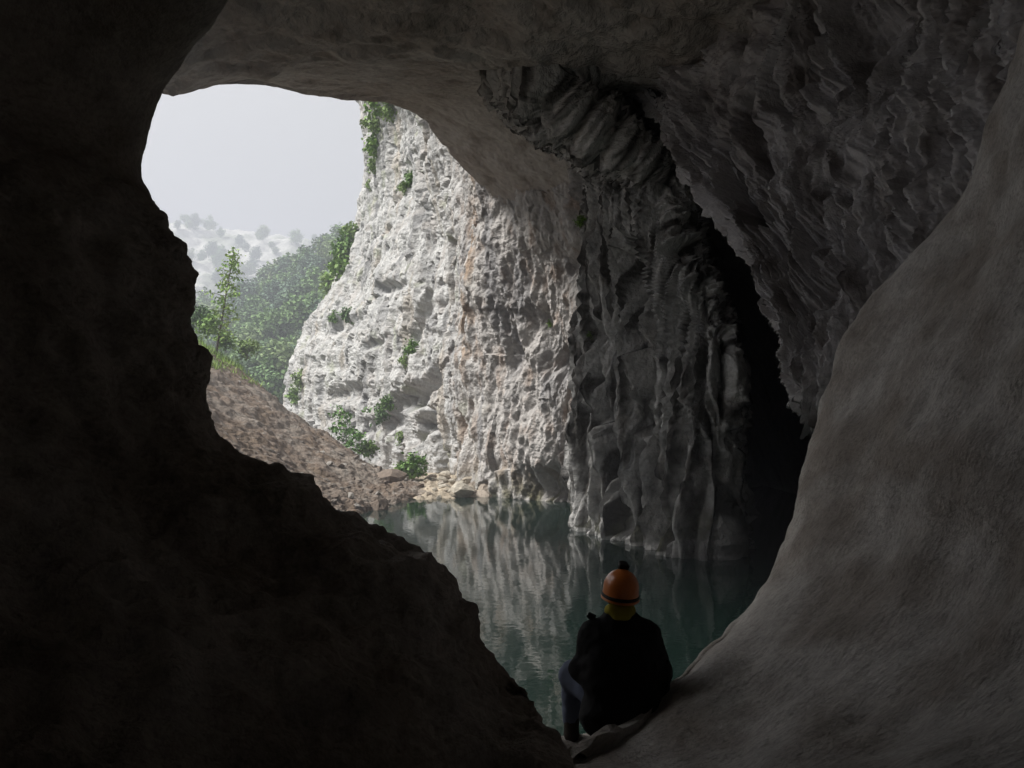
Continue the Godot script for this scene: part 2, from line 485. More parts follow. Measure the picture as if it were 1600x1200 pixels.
# ------------------------------------------------------------------ the limestone cliff, from the gorge into the cave
var cliff := {}
func make_cliff() -> void:
	var cols := [
		[Vector3(24, -2, -60), Vector3(24, 3, -62), Vector3(24, 7, -62), Vector3(24, 11, -62), Vector3(24, 16, -62), Vector3(24, 22, -62), Vector3(24, 30, -62), Vector3(24, 45, -62)],
		[Vector3(-8, -2, -108), Vector3(-8, 3, -106), Vector3(-7, 7, -104), Vector3(-6, 11, -102), Vector3(-4, 16, -100), Vector3(-3, 22, -98), Vector3(-3, 30, -96), Vector3(-3, 45, -96)],
		[at(450, 702, 82), at(455, 620, 82), at(470, 560, 81), at(500, 500, 80), at(545, 420, 79), at(577, 300, 77), at(574, 180, 76), at(572, -100, 74)],
		[at(550, 738, 60), at(552, 640, 60), at(560, 570, 60), at(575, 500, 60), at(600, 420, 59.5), at(628, 310, 59), at(634, 190, 58), at(634, -100, 57)],
		[at(690, 780, 46), at(688, 690, 46), at(688, 610, 46), at(690, 520, 46), at(690, 430, 45.8), at(692, 330, 45.5), at(692, 200, 45), at(688, -100, 44)],
		[at(747, 800, 40.5), at(746, 700, 40.5), at(743, 600, 40.4), at(742, 520, 40.2), at(742, 430, 40), at(742, 340, 39.8), at(738, 220, 39.4), at(730, -100, 38.5)],
		[at(850, 820, 36.8), at(848, 700, 36.8), at(846, 610, 36.7), at(842, 530, 36.5), at(836, 440, 36.4), at(828, 350, 36.3), at(815, 250, 36.6), at(800, 20, 37.5)],
		[at(915, 828, 35.5), at(915, 720, 35.5), at(912, 640, 35.3), at(907, 560, 35.0), at(899, 460, 34.6), at(890, 370, 34.3), at(880, 270, 34.5), at(866, 60, 35.5)],
		[at(922, 862, 30.2), at(924, 760, 30.2), at(928, 660, 30.2), at(936, 560, 30.2), at(942, 460, 30.0), at(942, 370, 29.9), at(938, 260, 30.2), at(930, 40, 31.5)],
		[at(1010, 892, 27.6), at(1006, 780, 27.6), at(1002, 680, 27.6), at(1004, 580, 27.5), at(1000, 480, 27.7), at(988, 390, 28), at(978, 280, 28.2), at(968, 40, 29)],
		[at(1110, 908, 25.2), at(1110, 800, 25.2), at(1108, 690, 25.3), at(1126, 570, 25.1), at(1095, 470, 25.6), at(1056, 380, 26.2), at(1044, 290, 26.6), at(1036, 60, 26.6)],
		[at(1122, 900, 27), at(1122, 800, 27.4), at(1120, 690, 27.6), at(1134, 570, 27.6), at(1106, 470, 28), at(1072, 380, 28.6), at(1060, 290, 29), at(1050, 60, 29)],
		[at(1150, 880, 40), at(1150, 790, 40), at(1150, 690, 40), at(1150, 570, 40), at(1130, 470, 40), at(1110, 380, 40), at(1100, 290, 40), at(1090, 60, 40)],
		[at(1400, 900, 46), at(1400, 800, 46), at(1400, 690, 46), at(1400, 570, 46), at(1400, 470, 46), at(1400, 380, 46), at(1400, 290, 46), at(1400, 60, 46)],
		[Vector3(22, -2, -22), Vector3(22, 1, -22), Vector3(22, 3, -22), Vector3(22, 5, -22), Vector3(22, 7, -22), Vector3(22, 9, -22), Vector3(22, 12, -22), Vector3(22, 16, -22)]]
	var rows := []
	for r in 8:
		var row := []
		for c in cols: row.append(c[r])
		rows.append(row)
	var back := []                       # the plateau behind the rim, so that the rock is a mass and not a screen
	for c in cols: back.append(Vector3(45, c[7].y + 2.0, minf(c[7].z, -24.0) - 6.0))
	rows.append(back)
	# clefts, pockets and overhangs: from, to, radius, depth
	var cuts := [
		[at(628, 205, 53), at(655, 335, 50), 0.8, 1.6], [at(612, 632, 52), at(650, 622, 49), 0.34, 0.9], [at(650, 622, 49), at(690, 590, 46), 0.42, 1.2], [at(602, 662, 53), at(625, 655, 51), 0.3, 0.7], [at(655, 665, 48), at(688, 655, 46), 0.3, 0.9],
		[at(712, 770, 43), at(709, 690, 43), 0.22, 0.5], [at(727, 740, 42), at(729, 668, 42), 0.28, 0.55], [at(692, 775, 45.5), at(690, 690, 45.7), 0.3, 0.7],
		[at(950, 520, 29.3), at(968, 640, 28.8), 0.24, 1.0], [at(968, 640, 28.7), at(1008, 815, 27.5), 0.3, 1.7], [at(1012, 400, 27.3), at(1048, 600, 26.8), 0.26, 1.5], [at(1048, 600, 26.8), at(1030, 660, 27), 0.2, 1.0],
		[at(985, 400, 28), at(1010, 540, 27.5), 0.15, 0.9], [at(1050, 660, 26.6), at(1066, 840, 26.2), 0.2, 1.0], [at(1062, 400, 26.2), at(1092, 500, 25.9), 0.16, 0.9], [at(1030, 700, 27), at(1040, 850, 26.8), 0.12, 0.6], [at(1090, 640, 25.6), at(1088, 830, 25.6), 0.1, 0.5], [at(940, 640, 29.6), at(950, 820, 29.2), 0.1, 0.5],
		[at(728, 478, 41), at(735, 520, 41), 0.35, 0.9], [at(640, 520, 50), at(662, 470, 48), 0.35, 0.6], [at(560, 610, 59), at(480, 640, 75), 0.35, 0.6], [at(520, 505, 66), at(560, 498, 60), 0.4, 0.6],
		[at(800, 480, 38.5), at(815, 560, 38), 0.35, 0.6], [at(840, 500, 36.8), at(870, 560, 36.2), 0.35, 0.7], [at(880, 560, 35.6), at(905, 600, 35.2), 0.4, 0.8], [at(860, 760, 36.5), at(905, 770, 35.6), 0.5, 0.9],
		[at(870, 420, 34.5), at(915, 395, 32), 0.4, 0.8], [at(655, 335, 48.8), at(640, 345, 50), 0.3, 0.6], [at(648, 380, 49), at(650, 430, 49), 0.35, 0.4], [at(745, 640, 40.5), at(748, 780, 40.5), 0.2, 0.35],
		[at(470, 650, 80), at(600, 662, 55), 0.22, 0.7], [at(505, 668, 72), at(560, 650, 60), 0.2, 0.6], [at(500, 600, 74), at(545, 596, 64), 0.22, 0.55], [at(585, 545, 58), at(625, 532, 54), 0.22, 0.6], [at(556, 560, 63), at(560, 612, 62), 0.16, 0.5],
		[at(588, 560, 57), at(592, 640, 56), 0.16, 0.5], [at(660, 380, 48), at(664, 470, 48), 0.16, 0.5], [at(700, 380, 45), at(706, 520, 44.5), 0.16, 0.6], [at(640, 440, 50), at(600, 452, 58), 0.18, 0.5], [at(672, 560, 47.5), at(678, 640, 47), 0.2, 0.8], [at(610, 700, 53), at(612, 745, 53), 0.2, 0.7], [at(655, 700, 48.5), at(660, 760, 48), 0.22, 0.8],
		[at(640, 690, 49), at(665, 690, 48), 0.28, 0.6], [at(905, 230, 30.5), at(890, 330, 33), 0.5, 0.8]]
	var s := sheet(rows, 860, 600, EYE,
		func(p: Vector3, n: Vector3, a: float, b: float) -> float:
			var gorge := smoothstep(-38.0, -47.0, p.z)
			var inner := smoothstep(-33.0, -30.0, p.z) 
			var d: float = N.big.get_noise_3dv(p) * lerpf(0.8, 0.6, gorge)
			d += N.med.get_noise_3d(p.x, p.y * 0.5, p.z) * 0.27
			var fl: float = N.flute.get_noise_3d(p.x * 1.2, p.y * 0.22, p.z * 1.2)
			d += fl * 0.14 * (1.0 - inner)
			if inner > 0.0:
				d += (N.flute.get_noise_3d(p.x * 2.0, p.y * 0.15, p.z * 2.0) * 0.30 + N.lace.get_noise_3d(p.x * 3.0, p.y * 0.25, p.z * 3.0) * 0.32 + N.lace.get_noise_3d(p.x * 7.0 + 9.0, p.y * 0.35, p.z * 7.0) * 0.20) * inner
			var cr: float = N.crack.get_noise_3d(p.x * 0.9, p.y * 0.6, p.z * 0.9) + 1.0
			d += minf(cr, 0.35) * 0.24 * (1.0 - 0.7 * inner) * (1.0 - 0.45 * gorge)
			d += N.block.get_noise_3d(p.x, p.y * 0.7, p.z) * lerpf(0.10, 0.16, gorge) * (1.0 - inner)
			var ys := p.y * lerpf(0.5, 0.13, inner)
			var ch: float = N.chip.get_noise_3d(p.x, ys, p.z) + 1.0
			d += minf(ch, 0.6) * 0.15 * (1.0 - 0.72 * gorge)
			d += N.pock.get_noise_3d(p.x, ys, p.z) * 0.15 * (1.0 - 0.5 * gorge)
			d += N.fine.get_noise_3d(p.x, ys * 0.9, p.z) * 0.07
			if gorge > 0.0:
				var bed: float = N.streak.get_noise_3d(p.x * 0.06, p.y * 0.9 + p.x * 0.05, p.z * 0.06)
				d += bed * 0.22 * gorge
				d -= clampf(N.tone2.get_noise_3d(p.x * 1.1, p.y * 0.8, p.z * 1.1) - 0.25, 0, 1) * 1.6 * gorge
			for q in cuts:
				var dist := near_segment(p, q[0], q[1])
				var rr: float = q[2] * (1.0 + 0.5 * fl + (0.6 * N.pock.get_noise_3d(p.x, p.y * 0.35, p.z) if q[2] > 0.29 else 0.0))
				if dist < rr * 2.0: d -= float(q[3]) * (1.0 - smoothstep(rr * 0.5, rr * 2.0, dist))
			return d,
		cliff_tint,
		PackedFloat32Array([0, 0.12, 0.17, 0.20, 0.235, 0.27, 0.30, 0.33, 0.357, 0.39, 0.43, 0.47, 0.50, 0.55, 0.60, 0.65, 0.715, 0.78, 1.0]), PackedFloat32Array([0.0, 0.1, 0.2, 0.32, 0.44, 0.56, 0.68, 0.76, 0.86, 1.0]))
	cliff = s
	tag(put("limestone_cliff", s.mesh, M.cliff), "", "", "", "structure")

func cliff_tint(p: Vector3, n: Vector3, a: float, b: float) -> Color:
	var gorge := smoothstep(-37.0, -46.0, p.z)
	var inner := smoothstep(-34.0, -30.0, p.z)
	var t: float = N.tone.get_noise_3d(p.x, p.y * 0.4, p.z)
	var v: float = N.streak.get_noise_3d(p.x * 1.1, p.y * 0.16, p.z * 1.1)
	var f: float = N.tone2.get_noise_3d(p.x * 1.5, p.y * 0.7, p.z * 1.5)
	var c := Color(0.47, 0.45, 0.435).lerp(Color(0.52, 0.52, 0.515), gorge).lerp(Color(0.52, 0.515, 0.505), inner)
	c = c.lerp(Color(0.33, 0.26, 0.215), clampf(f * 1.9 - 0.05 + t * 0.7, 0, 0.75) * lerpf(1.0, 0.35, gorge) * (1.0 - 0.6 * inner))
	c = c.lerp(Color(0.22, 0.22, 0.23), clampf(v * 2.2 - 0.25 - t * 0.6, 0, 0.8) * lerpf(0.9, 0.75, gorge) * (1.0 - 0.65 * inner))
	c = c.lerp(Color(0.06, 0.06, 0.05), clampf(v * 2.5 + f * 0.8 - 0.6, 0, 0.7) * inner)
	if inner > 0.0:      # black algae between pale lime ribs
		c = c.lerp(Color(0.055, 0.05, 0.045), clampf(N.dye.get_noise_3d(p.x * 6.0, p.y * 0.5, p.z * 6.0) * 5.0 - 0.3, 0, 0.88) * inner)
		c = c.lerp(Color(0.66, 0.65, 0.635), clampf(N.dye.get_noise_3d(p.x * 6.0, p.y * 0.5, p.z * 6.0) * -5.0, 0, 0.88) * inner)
	if gorge > 0.0:      # grey and black water streaks, bare pale rock between
		var g1: float = N.streak.get_noise_3d(p.x * 0.55 + 7.0, p.y * 0.10, p.z * 0.55)
		var g2: float = N.tone2.get_noise_3d(p.x * 1.6, p.y * 0.45, p.z * 1.6)
		c = c.lerp(Color(0.20, 0.20, 0.205), clampf(g1 * 2.6 + g2 * 1.3 - 0.55, 0, 0.8) * gorge)
		c = c.lerp(Color(0.38, 0.33, 0.27), clampf(-g1 * 2.2 + g2 * 1.2 - 0.6, 0, 0.6) * gorge)
	# algae and moss by the water
	var moss: float = clampf((1.4 - p.y) * 0.8, 0, 1) * clampf(0.3 + f * 2.5, 0, 1) * (1.0 - gorge)
	c = c.lerp(Color(0.10, 0.11, 0.045), moss * 0.7)
	# bright reflection along the waterline, painted into the rock colour as a pale band
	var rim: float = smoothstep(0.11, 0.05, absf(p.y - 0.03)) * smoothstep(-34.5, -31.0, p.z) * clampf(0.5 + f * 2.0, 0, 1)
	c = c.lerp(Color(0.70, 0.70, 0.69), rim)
	var lich: float = N.tone2.get_noise_3dv(p * 0.5 + Vector3(40, 0, 0))
	c = c.lerp(Color(0.30, 0.33, 0.20), clampf(lich * 2.2 - 0.7, 0, 0.5) * gorge)
	# rusty seepage
	for q in [[at(707, 690, 43), at(709, 765, 43), 0.35], [at(729, 668, 42), at(727, 760, 42), 0.4], [at(728, 470, 41), at(733, 530, 41), 0.8], [at(790, 260, 39), at(770, 300, 39.5), 0.6], [at(745, 330, 40), at(760, 420, 39.6), 0.4]]:
		var e := near_segment(p, q[0], q[1])
		if e < q[2] * 2.5: c = c.lerp(Color(0.33, 0.235, 0.16), (1.0 - smoothstep(q[2] * 0.3, q[2] * 2.5, e)) * clampf(0.45 + f * 2.4, 0, 0.75))
	return c * (1.0 + N.fine.get_noise_3d(p.x, p.y * 0.6, p.z) * 0.28)

# ------------------------------------------------------------------ the scree fan and its stones
var scree := {}
func stone_mesh(sd: int, squash: float) -> ArrayMesh:
	var sph := SphereMesh.new()
	sph.radius = 0.5
	sph.height = 1.0
	sph.radial_segments = 9
	sph.rings = 5
	var arr := sph.get_mesh_arrays()
	var v: PackedVector3Array = arr[Mesh.ARRAY_VERTEX]
	var ids: PackedInt32Array = arr[Mesh.ARRAY_INDEX]
	var rng := RandomNumberGenerator.new()
	rng.seed = sd
	var planes := []
	for k in 11: planes.append([Vector3(rng.randfn(), rng.randfn(), rng.randfn()).normalized(), rng.randf_range(0.28, 0.46)])
	for k in v.size():
		var q := v[k]
		for pl in planes:
			var over: float = q.dot(pl[0]) - pl[1]
			if over > 0: q -= pl[0] * over
		q += q.normalized() * N.pock.get_noise_3dv(q * 1.5 + Vector3.ONE * sd) * 0.07
		q.y *= squash
		v[k] = q
	var st := SurfaceTool.new()
	st.begin(Mesh.PRIMITIVE_TRIANGLES)
	for k in range(0, ids.size(), 3):
		for e in 3:
			st.set_color(Color.WHITE)
			st.set_smooth_group(-1)
			st.add_vertex(v[ids[k + e]])
	st.generate_normals()
	return st.commit()

func tinted(src: StandardMaterial3D, c: Color) -> StandardMaterial3D:
	var m: StandardMaterial3D = src.duplicate()
	m.vertex_color_use_as_albedo = false
	m.albedo_color = c.linear_to_srgb()
	m.uv1_world_triplanar = false
	m.uv1_scale = Vector3.ONE * 0.8
	return m

func make_slope() -> void:
	var rows := [
		[Vector3(-7.5, -1.9, -6), Vector3(-7, -1.9, -15), Vector3(-5.6, -1.9, -24), Vector3(-5.4, -1.4, -28), Vector3(-4.6, -1.3, -33), Vector3(-3.2, -1.2, -37.5), Vector3(-2.5, -1.2, -41), Vector3(-3, -1.6, -48)],
		[Vector3(-8.5, -0.2, -6), Vector3(-7.6, 0.0, -15), Vector3(-6.2, 0.1, -24), Vector3(-5.8, 0.05, -28), Vector3(-5.0, 0.0, -33), Vector3(-3.9, 0.05, -38), Vector3(-3.9, 0.2, -42), Vector3(-5, -0.6, -50)],
		[Vector3(-10.5, 0.8, -6), Vector3(-9.4, 1.2, -15), Vector3(-8, 1.7, -24), Vector3(-7.6, 1.3, -28), Vector3(-7.0, 0.95, -32.5), Vector3(-5.6, 0.6, -38.5), Vector3(-6.6, 0.85, -44.5), Vector3(-8, -0.4, -54)],
		[Vector3(-13, 2.0, -6), Vector3(-12, 2.8, -15), Vector3(-11, 4.0, -24), Vector3(-10.6, 3.5, -28), Vector3(-10.2, 2.9, -32.5), Vector3(-9.6, 2.6, -40), Vector3(-11.0, 3.3, -48), Vector3(-13, 1.4, -58)],
		[Vector3(-17, 4.0, -6), Vector3(-16.5, 5.4, -15), Vector3(-16, 8.0, -24), Vector3(-15.5, 7.2, -28), Vector3(-15, 6.3, -32.5), Vector3(-15, 6.0, -41), Vector3(-16, 6.35, -52), Vector3(-18, 4.2, -64)],
		[Vector3(-27, 9.0, -6), Vector3(-26, 10.5, -15), Vector3(-26, 12.0, -24), Vector3(-26, 12.4, -28), Vector3(-26, 12.4, -32.5), Vector3(-26, 12.4, -42), Vector3(-26, 12.4, -56), Vector3(-29, 10, -72)]]
	var rub := cells(51, 1.4)
	var s := sheet(rows, 440, 380, Vector3(0, 30, -30),
		func(p: Vector3, n: Vector3, a: float, b: float) -> float:
			var ch: float = rub.get_noise_3dv(p) + 1.0
			return N.med.get_noise_3dv(p) * 0.28 + N.pock.get_noise_3dv(p) * 0.10 + minf(ch, 0.5) * 0.10 + N.fine.get_noise_3dv(p) * 0.05,
		func(p: Vector3, n: Vector3, a: float, b: float) -> Color:
			var t: float = N.tone.get_noise_3dv(p * 1.3)
			var f: float = N.pock.get_noise_3dv(p * 1.5)
			var c := Color(0.175, 0.13, 0.098).lerp(Color(0.225, 0.19, 0.16), clampf(0.45 + t * 1.8, 0, 1))
			c = c.lerp(Color(0.30, 0.275, 0.245), clampf(f * 2.2 - 0.35, 0, 0.7))
			var g := clampf((p.y - 5.2) * 1.2 + t * 2.0, 0, 1) * clampf((-p.z - 42.0) * 0.2, 0, 1)
			return c.lerp(Color(0.10, 0.17, 0.035), g),
		PackedFloat32Array([0, 0.27, 0.40, 0.5, 0.6, 0.68, 0.78, 0.88, 1.0]), PackedFloat32Array([0, 0.2, 0.33, 0.46, 0.6, 0.75, 1.0]))
	scree = s
	tag(put("scree_slope", s.mesh, M.scree), "", "", "", "structure")

	# low bank of rubble at the foot of the cliff
	var bank := [
		[at(640, 812, 36), at(700, 808, 36), at(752, 806, 37), at(800, 800, 38)],
		[at(635, 778, 38), at(690, 772, 38.5), at(745, 772, 38.8), at(790, 788, 38.5)],
		[at(610, 758, 42), at(690, 752, 41.5), at(742, 754, 41), at(790, 775, 40.5)],
		[at(590, 745, 48), at(680, 742, 46), at(740, 745, 43), at(800, 760, 42)],
		[at(540, 728, 62), at(640, 725, 55), at(740, 735, 48), at(820, 750, 46)]]
	s = sheet(bank, 160, 160, Vector3(0, 30, -38),
		func(p: Vector3, n: Vector3, a: float, b: float) -> float: return N.med.get_noise_3dv(p * 2.0) * 0.2 + N.pock.get_noise_3dv(p) * 0.16,
		func(p: Vector3, n: Vector3, a: float, b: float) -> Color: return Color(0.42, 0.36, 0.28) * (1.0 + N.tone2.get_noise_3dv(p * 1.5) * 0.5))
	tag(put("rubble_bank", s.mesh, M.scree), "", "", "", "structure")

	var shapes := []
	for k in 8: shapes.append(stone_mesh(100 + k, 0.6 + 0.05 * k))
	var pale := [tinted(M.stone, Color(0.50, 0.46, 0.39)), tinted(M.stone, Color(0.42, 0.37, 0.30)), tinted(M.stone, Color(0.36, 0.31, 0.26))]
	var brown := [tinted(M.stone, Color(0.27, 0.235, 0.205)), tinted(M.stone, Color(0.20, 0.16, 0.13)), tinted(M.stone, Color(0.36, 0.335, 0.305))]
	var rng := RandomNumberGenerator.new()
	rng.seed = 7
	# stones of the rubble bank
	var pts: PackedVector3Array = s.points
	var made := 0
	while made < 95:
		var q := pts[rng.randi_range(160 * 30, 160 * 125)]
		if q.y < -0.15 or q.x > -0.6: continue
		var size := rng.randf_range(0.25, 0.55) if made > 22 else rng.randf_range(0.55, 1.05)
		var o := put("rubble_stone", shapes[rng.randi() % 8], pale[rng.randi() % 3])
		o.position = q + Vector3(0, size * 0.12, 0)
		o.rotation = Vector3(rng.randf_range(-0.5, 0.5), rng.randf() * TAU, rng.randf_range(-0.5, 0.5))
		o.scale = Vector3(size * rng.randf_range(0.9, 1.4), size * rng.randf_range(0.7, 1.1), size)
		if made > 22: tag(o, "small pale angular stone in the rubble bank below the sunlit cliff", "stone", "small stones of the rubble bank")
		else: tag(o, "large pale angular block in the rubble bank below the sunlit cliff", "stone", "large blocks of the rubble bank")
		made += 1
	# stones lying on the scree
	pts = scree.points
	var nrm: PackedVector3Array = scree.normals
	made = 0
	while made < 150:
		var k := rng.randi_range(0, pts.size() - 1)
		var q := pts[k]
		if q.y < -0.1 or q.y > 7.0 or q.z > -26.0 or q.z < -52.0: continue
		var low := q.y < 1.3
		if not low and rng.randf() < 0.45: continue
		var size := rng.randf_range(0.10, 0.26)
		if low: size = rng.randf_range(0.14, 0.38)
		var o := put("scree_stone", shapes[rng.randi() % 8], brown[rng.randi() % 3])
		o.position = q + nrm[k] * size * 0.08
		o.rotation = Vector3(rng.randf_range(-0.6, 0.6), rng.randf() * TAU, rng.randf_range(-0.6, 0.6))
		o.scale = Vector3(size * rng.randf_range(0.9, 1.5), size * rng.randf_range(0.6, 1.0), size)
		if low: tag(o, "dull brown stone at the foot of the scree slope by the pool", "stone", "stones at the foot of the scree")
		else: tag(o, "small grey-brown stone lying on the open scree slope", "stone", "stones scattered on the scree")
		made += 1
	# three single boulders
	for q in [[at(612, 752, 40.5), Vector3(1.7, 1.5, 1.5), "rounded brown boulder standing out at the toe of the scree", 0], [at(592, 792, 34.5), Vector3(1.0, 0.95, 0.9), "dark wet boulder at the water's edge below the scree", 1], [at(722, 768, 38.6), Vector3(1.3, 0.8, 0.9), "biggest grey block at the pool edge under the rusty streaks", 2]]:
		var o := put("boulder", shapes[3 + int(q[3])], brown[1] if q[3] < 2 else pale[2])
		o.position = q[0]
		o.scale = q[1]
		o.rotation.y = 0.7 * q[3]
		tag(o, q[2], "boulder")

# ------------------------------------------------------------------ hills and forest
var wood := {}
var far := {}
func make_hills() -> void:
	wood = sheet([
		[at(150, 720, 95), at(400, 690, 95), at(480, 680, 95), at(700, 650, 95)],
		[at(150, 640, 125), at(380, 615, 122), at(470, 590, 120), at(700, 520, 118)],
		[at(150, 600, 165), at(370, 545, 162), at(470, 505, 158), at(700, 420, 150)],
		[at(150, 570, 215), at(380, 505, 205), at(480, 452, 200), at(700, 350, 185)],
		[at(150, 600, 290), at(390, 540, 280), at(490, 500, 270), at(700, 400, 250)]], 140, 140, Vector3(-30, 200, 0),
		func(p: Vector3, n: Vector3, a: float, b: float) -> float: return N.big.get_noise_3dv(p * 0.6) * 3.0,
		func(p: Vector3, n: Vector3, a: float, b: float) -> Color: return Color(0.10, 0.12, 0.06).lerp(Color(0.3, 0.28, 0.22), clampf(N.tone.get_noise_3dv(p * 0.3) * 2.0, 0, 1)))
	tag(put("wooded_hill", wood.mesh, M.hill), "", "", "", "structure")
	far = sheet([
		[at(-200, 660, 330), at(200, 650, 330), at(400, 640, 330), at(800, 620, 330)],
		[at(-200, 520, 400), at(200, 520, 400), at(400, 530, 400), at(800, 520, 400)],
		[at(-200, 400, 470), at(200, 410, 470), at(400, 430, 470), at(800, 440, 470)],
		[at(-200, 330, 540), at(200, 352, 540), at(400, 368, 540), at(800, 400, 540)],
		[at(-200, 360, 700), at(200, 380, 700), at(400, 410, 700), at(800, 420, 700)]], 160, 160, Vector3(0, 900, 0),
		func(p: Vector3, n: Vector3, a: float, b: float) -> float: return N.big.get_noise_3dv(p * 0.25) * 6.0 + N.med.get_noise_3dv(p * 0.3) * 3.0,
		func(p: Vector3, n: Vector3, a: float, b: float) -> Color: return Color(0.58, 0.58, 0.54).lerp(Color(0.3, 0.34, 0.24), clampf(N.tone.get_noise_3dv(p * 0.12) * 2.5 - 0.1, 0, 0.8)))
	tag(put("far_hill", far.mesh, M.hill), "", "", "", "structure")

func leaf(st: SurfaceTool, c: Vector3, size: float, aspect: float, rng: RandomNumberGenerator, col: Color, droop := 0.0, face := Vector3.ZERO) -> void:
	var along := Vector3(rng.randfn(), rng.randfn() * 0.6 - droop, rng.randfn()).normalized()
	var nn := (Vector3(rng.randfn(), rng.randfn() + 0.8, rng.randfn()).normalized() + face).normalized()
	var side := along.cross(nn).normalized() * size * aspect * 0.5
	nn = side.cross(along).normalized()
	var tip := along * size
	var bend := nn * size * 0.12
	st.set_color(col)
	st.set_normal(nn)
	for q in [c, c + tip, c + tip * 0.5 + side + bend, c, c + tip * 0.5 - side + bend, c + tip]: st.add_vertex(q)

func crown_mesh(sd: int, size: Vector3, clumps: int, per: int, leaf_size: float, spread: float, c0: Color, c1: Color) -> ArrayMesh:
	var rng := RandomNumberGenerator.new()
	rng.seed = sd
	var st := SurfaceTool.new()
	st.begin(Mesh.PRIMITIVE_TRIANGLES)
	for k in clumps:
		var dir := Vector3(rng.randfn(), rng.randfn(), rng.randfn()).normalized()
		var r: float = pow(rng.randf(), 0.45) * (0.75 + 0.35 * N.tone2.get_noise_3dv(dir * 1.5 + Vector3.ONE * sd))
		var c: Vector3 = dir * size * r
		var tone := rng.randf()
		for e in per:
			var q := c + Vector3(rng.randfn(), rng.randfn() * 0.6, rng.randfn()) * spread
			leaf(st, q, leaf_size * rng.randf_range(0.6, 1.3), 0.7, rng, c0.lerp(c1, clampf(tone + rng.randf_range(-0.25, 0.25), 0, 1)), 0.2, dir * 0.6)
	return st.commit()

func tube(st: SurfaceTool, a: Vector3, b: Vector3, ra: float, rb: float, sides := 6) -> void:
	var ax := (b - a).normalized()
	var x := ax.cross(Vector3(0.3, 0.1, 1.0)).normalized()
	var y := ax.cross(x)
	st.set_color(Color.WHITE)
	for k in sides:
		var d0 := x * cos(TAU * k / sides) + y * sin(TAU * k / sides)
		var d1 := x * cos(TAU * (k + 1) / sides) + y * sin(TAU * (k + 1) / sides)
		for q in [[a, d0, ra], [b, d1, rb], [a, d1, ra], [a, d0, ra], [b, d0, rb], [b, d1, rb]]:
			st.set_normal(q[1])
			st.add_vertex(q[0] + q[1] * float(q[2]))

func trunk_mesh(sd: int, height: float, r: float, limbs: int, reach: float) -> ArrayMesh:
	var rng := RandomNumberGenerator.new()
	rng.seed = sd
	var st := SurfaceTool.new()
	st.begin(Mesh.PRIMITIVE_TRIANGLES)
	var p := Vector3.ZERO
	for k in 5:
		var q := Vector3(rng.randfn() * 0.03 * height, height * (k + 1) / 5.0, rng.randfn() * 0.03 * height)
		tube(st, p, q, r * (1.0 - k * 0.18), r * (1.0 - (k + 1) * 0.18), 6)
		p = q
	for k in limbs:
		var y := height * rng.randf_range(0.35, 0.9)
		var an := rng.randf() * TAU
		tube(st, Vector3(0, y, 0), Vector3(cos(an) * reach, y + reach * 0.7, sin(an) * reach), r * 0.4, r * 0.1, 5)
	return st.commit()

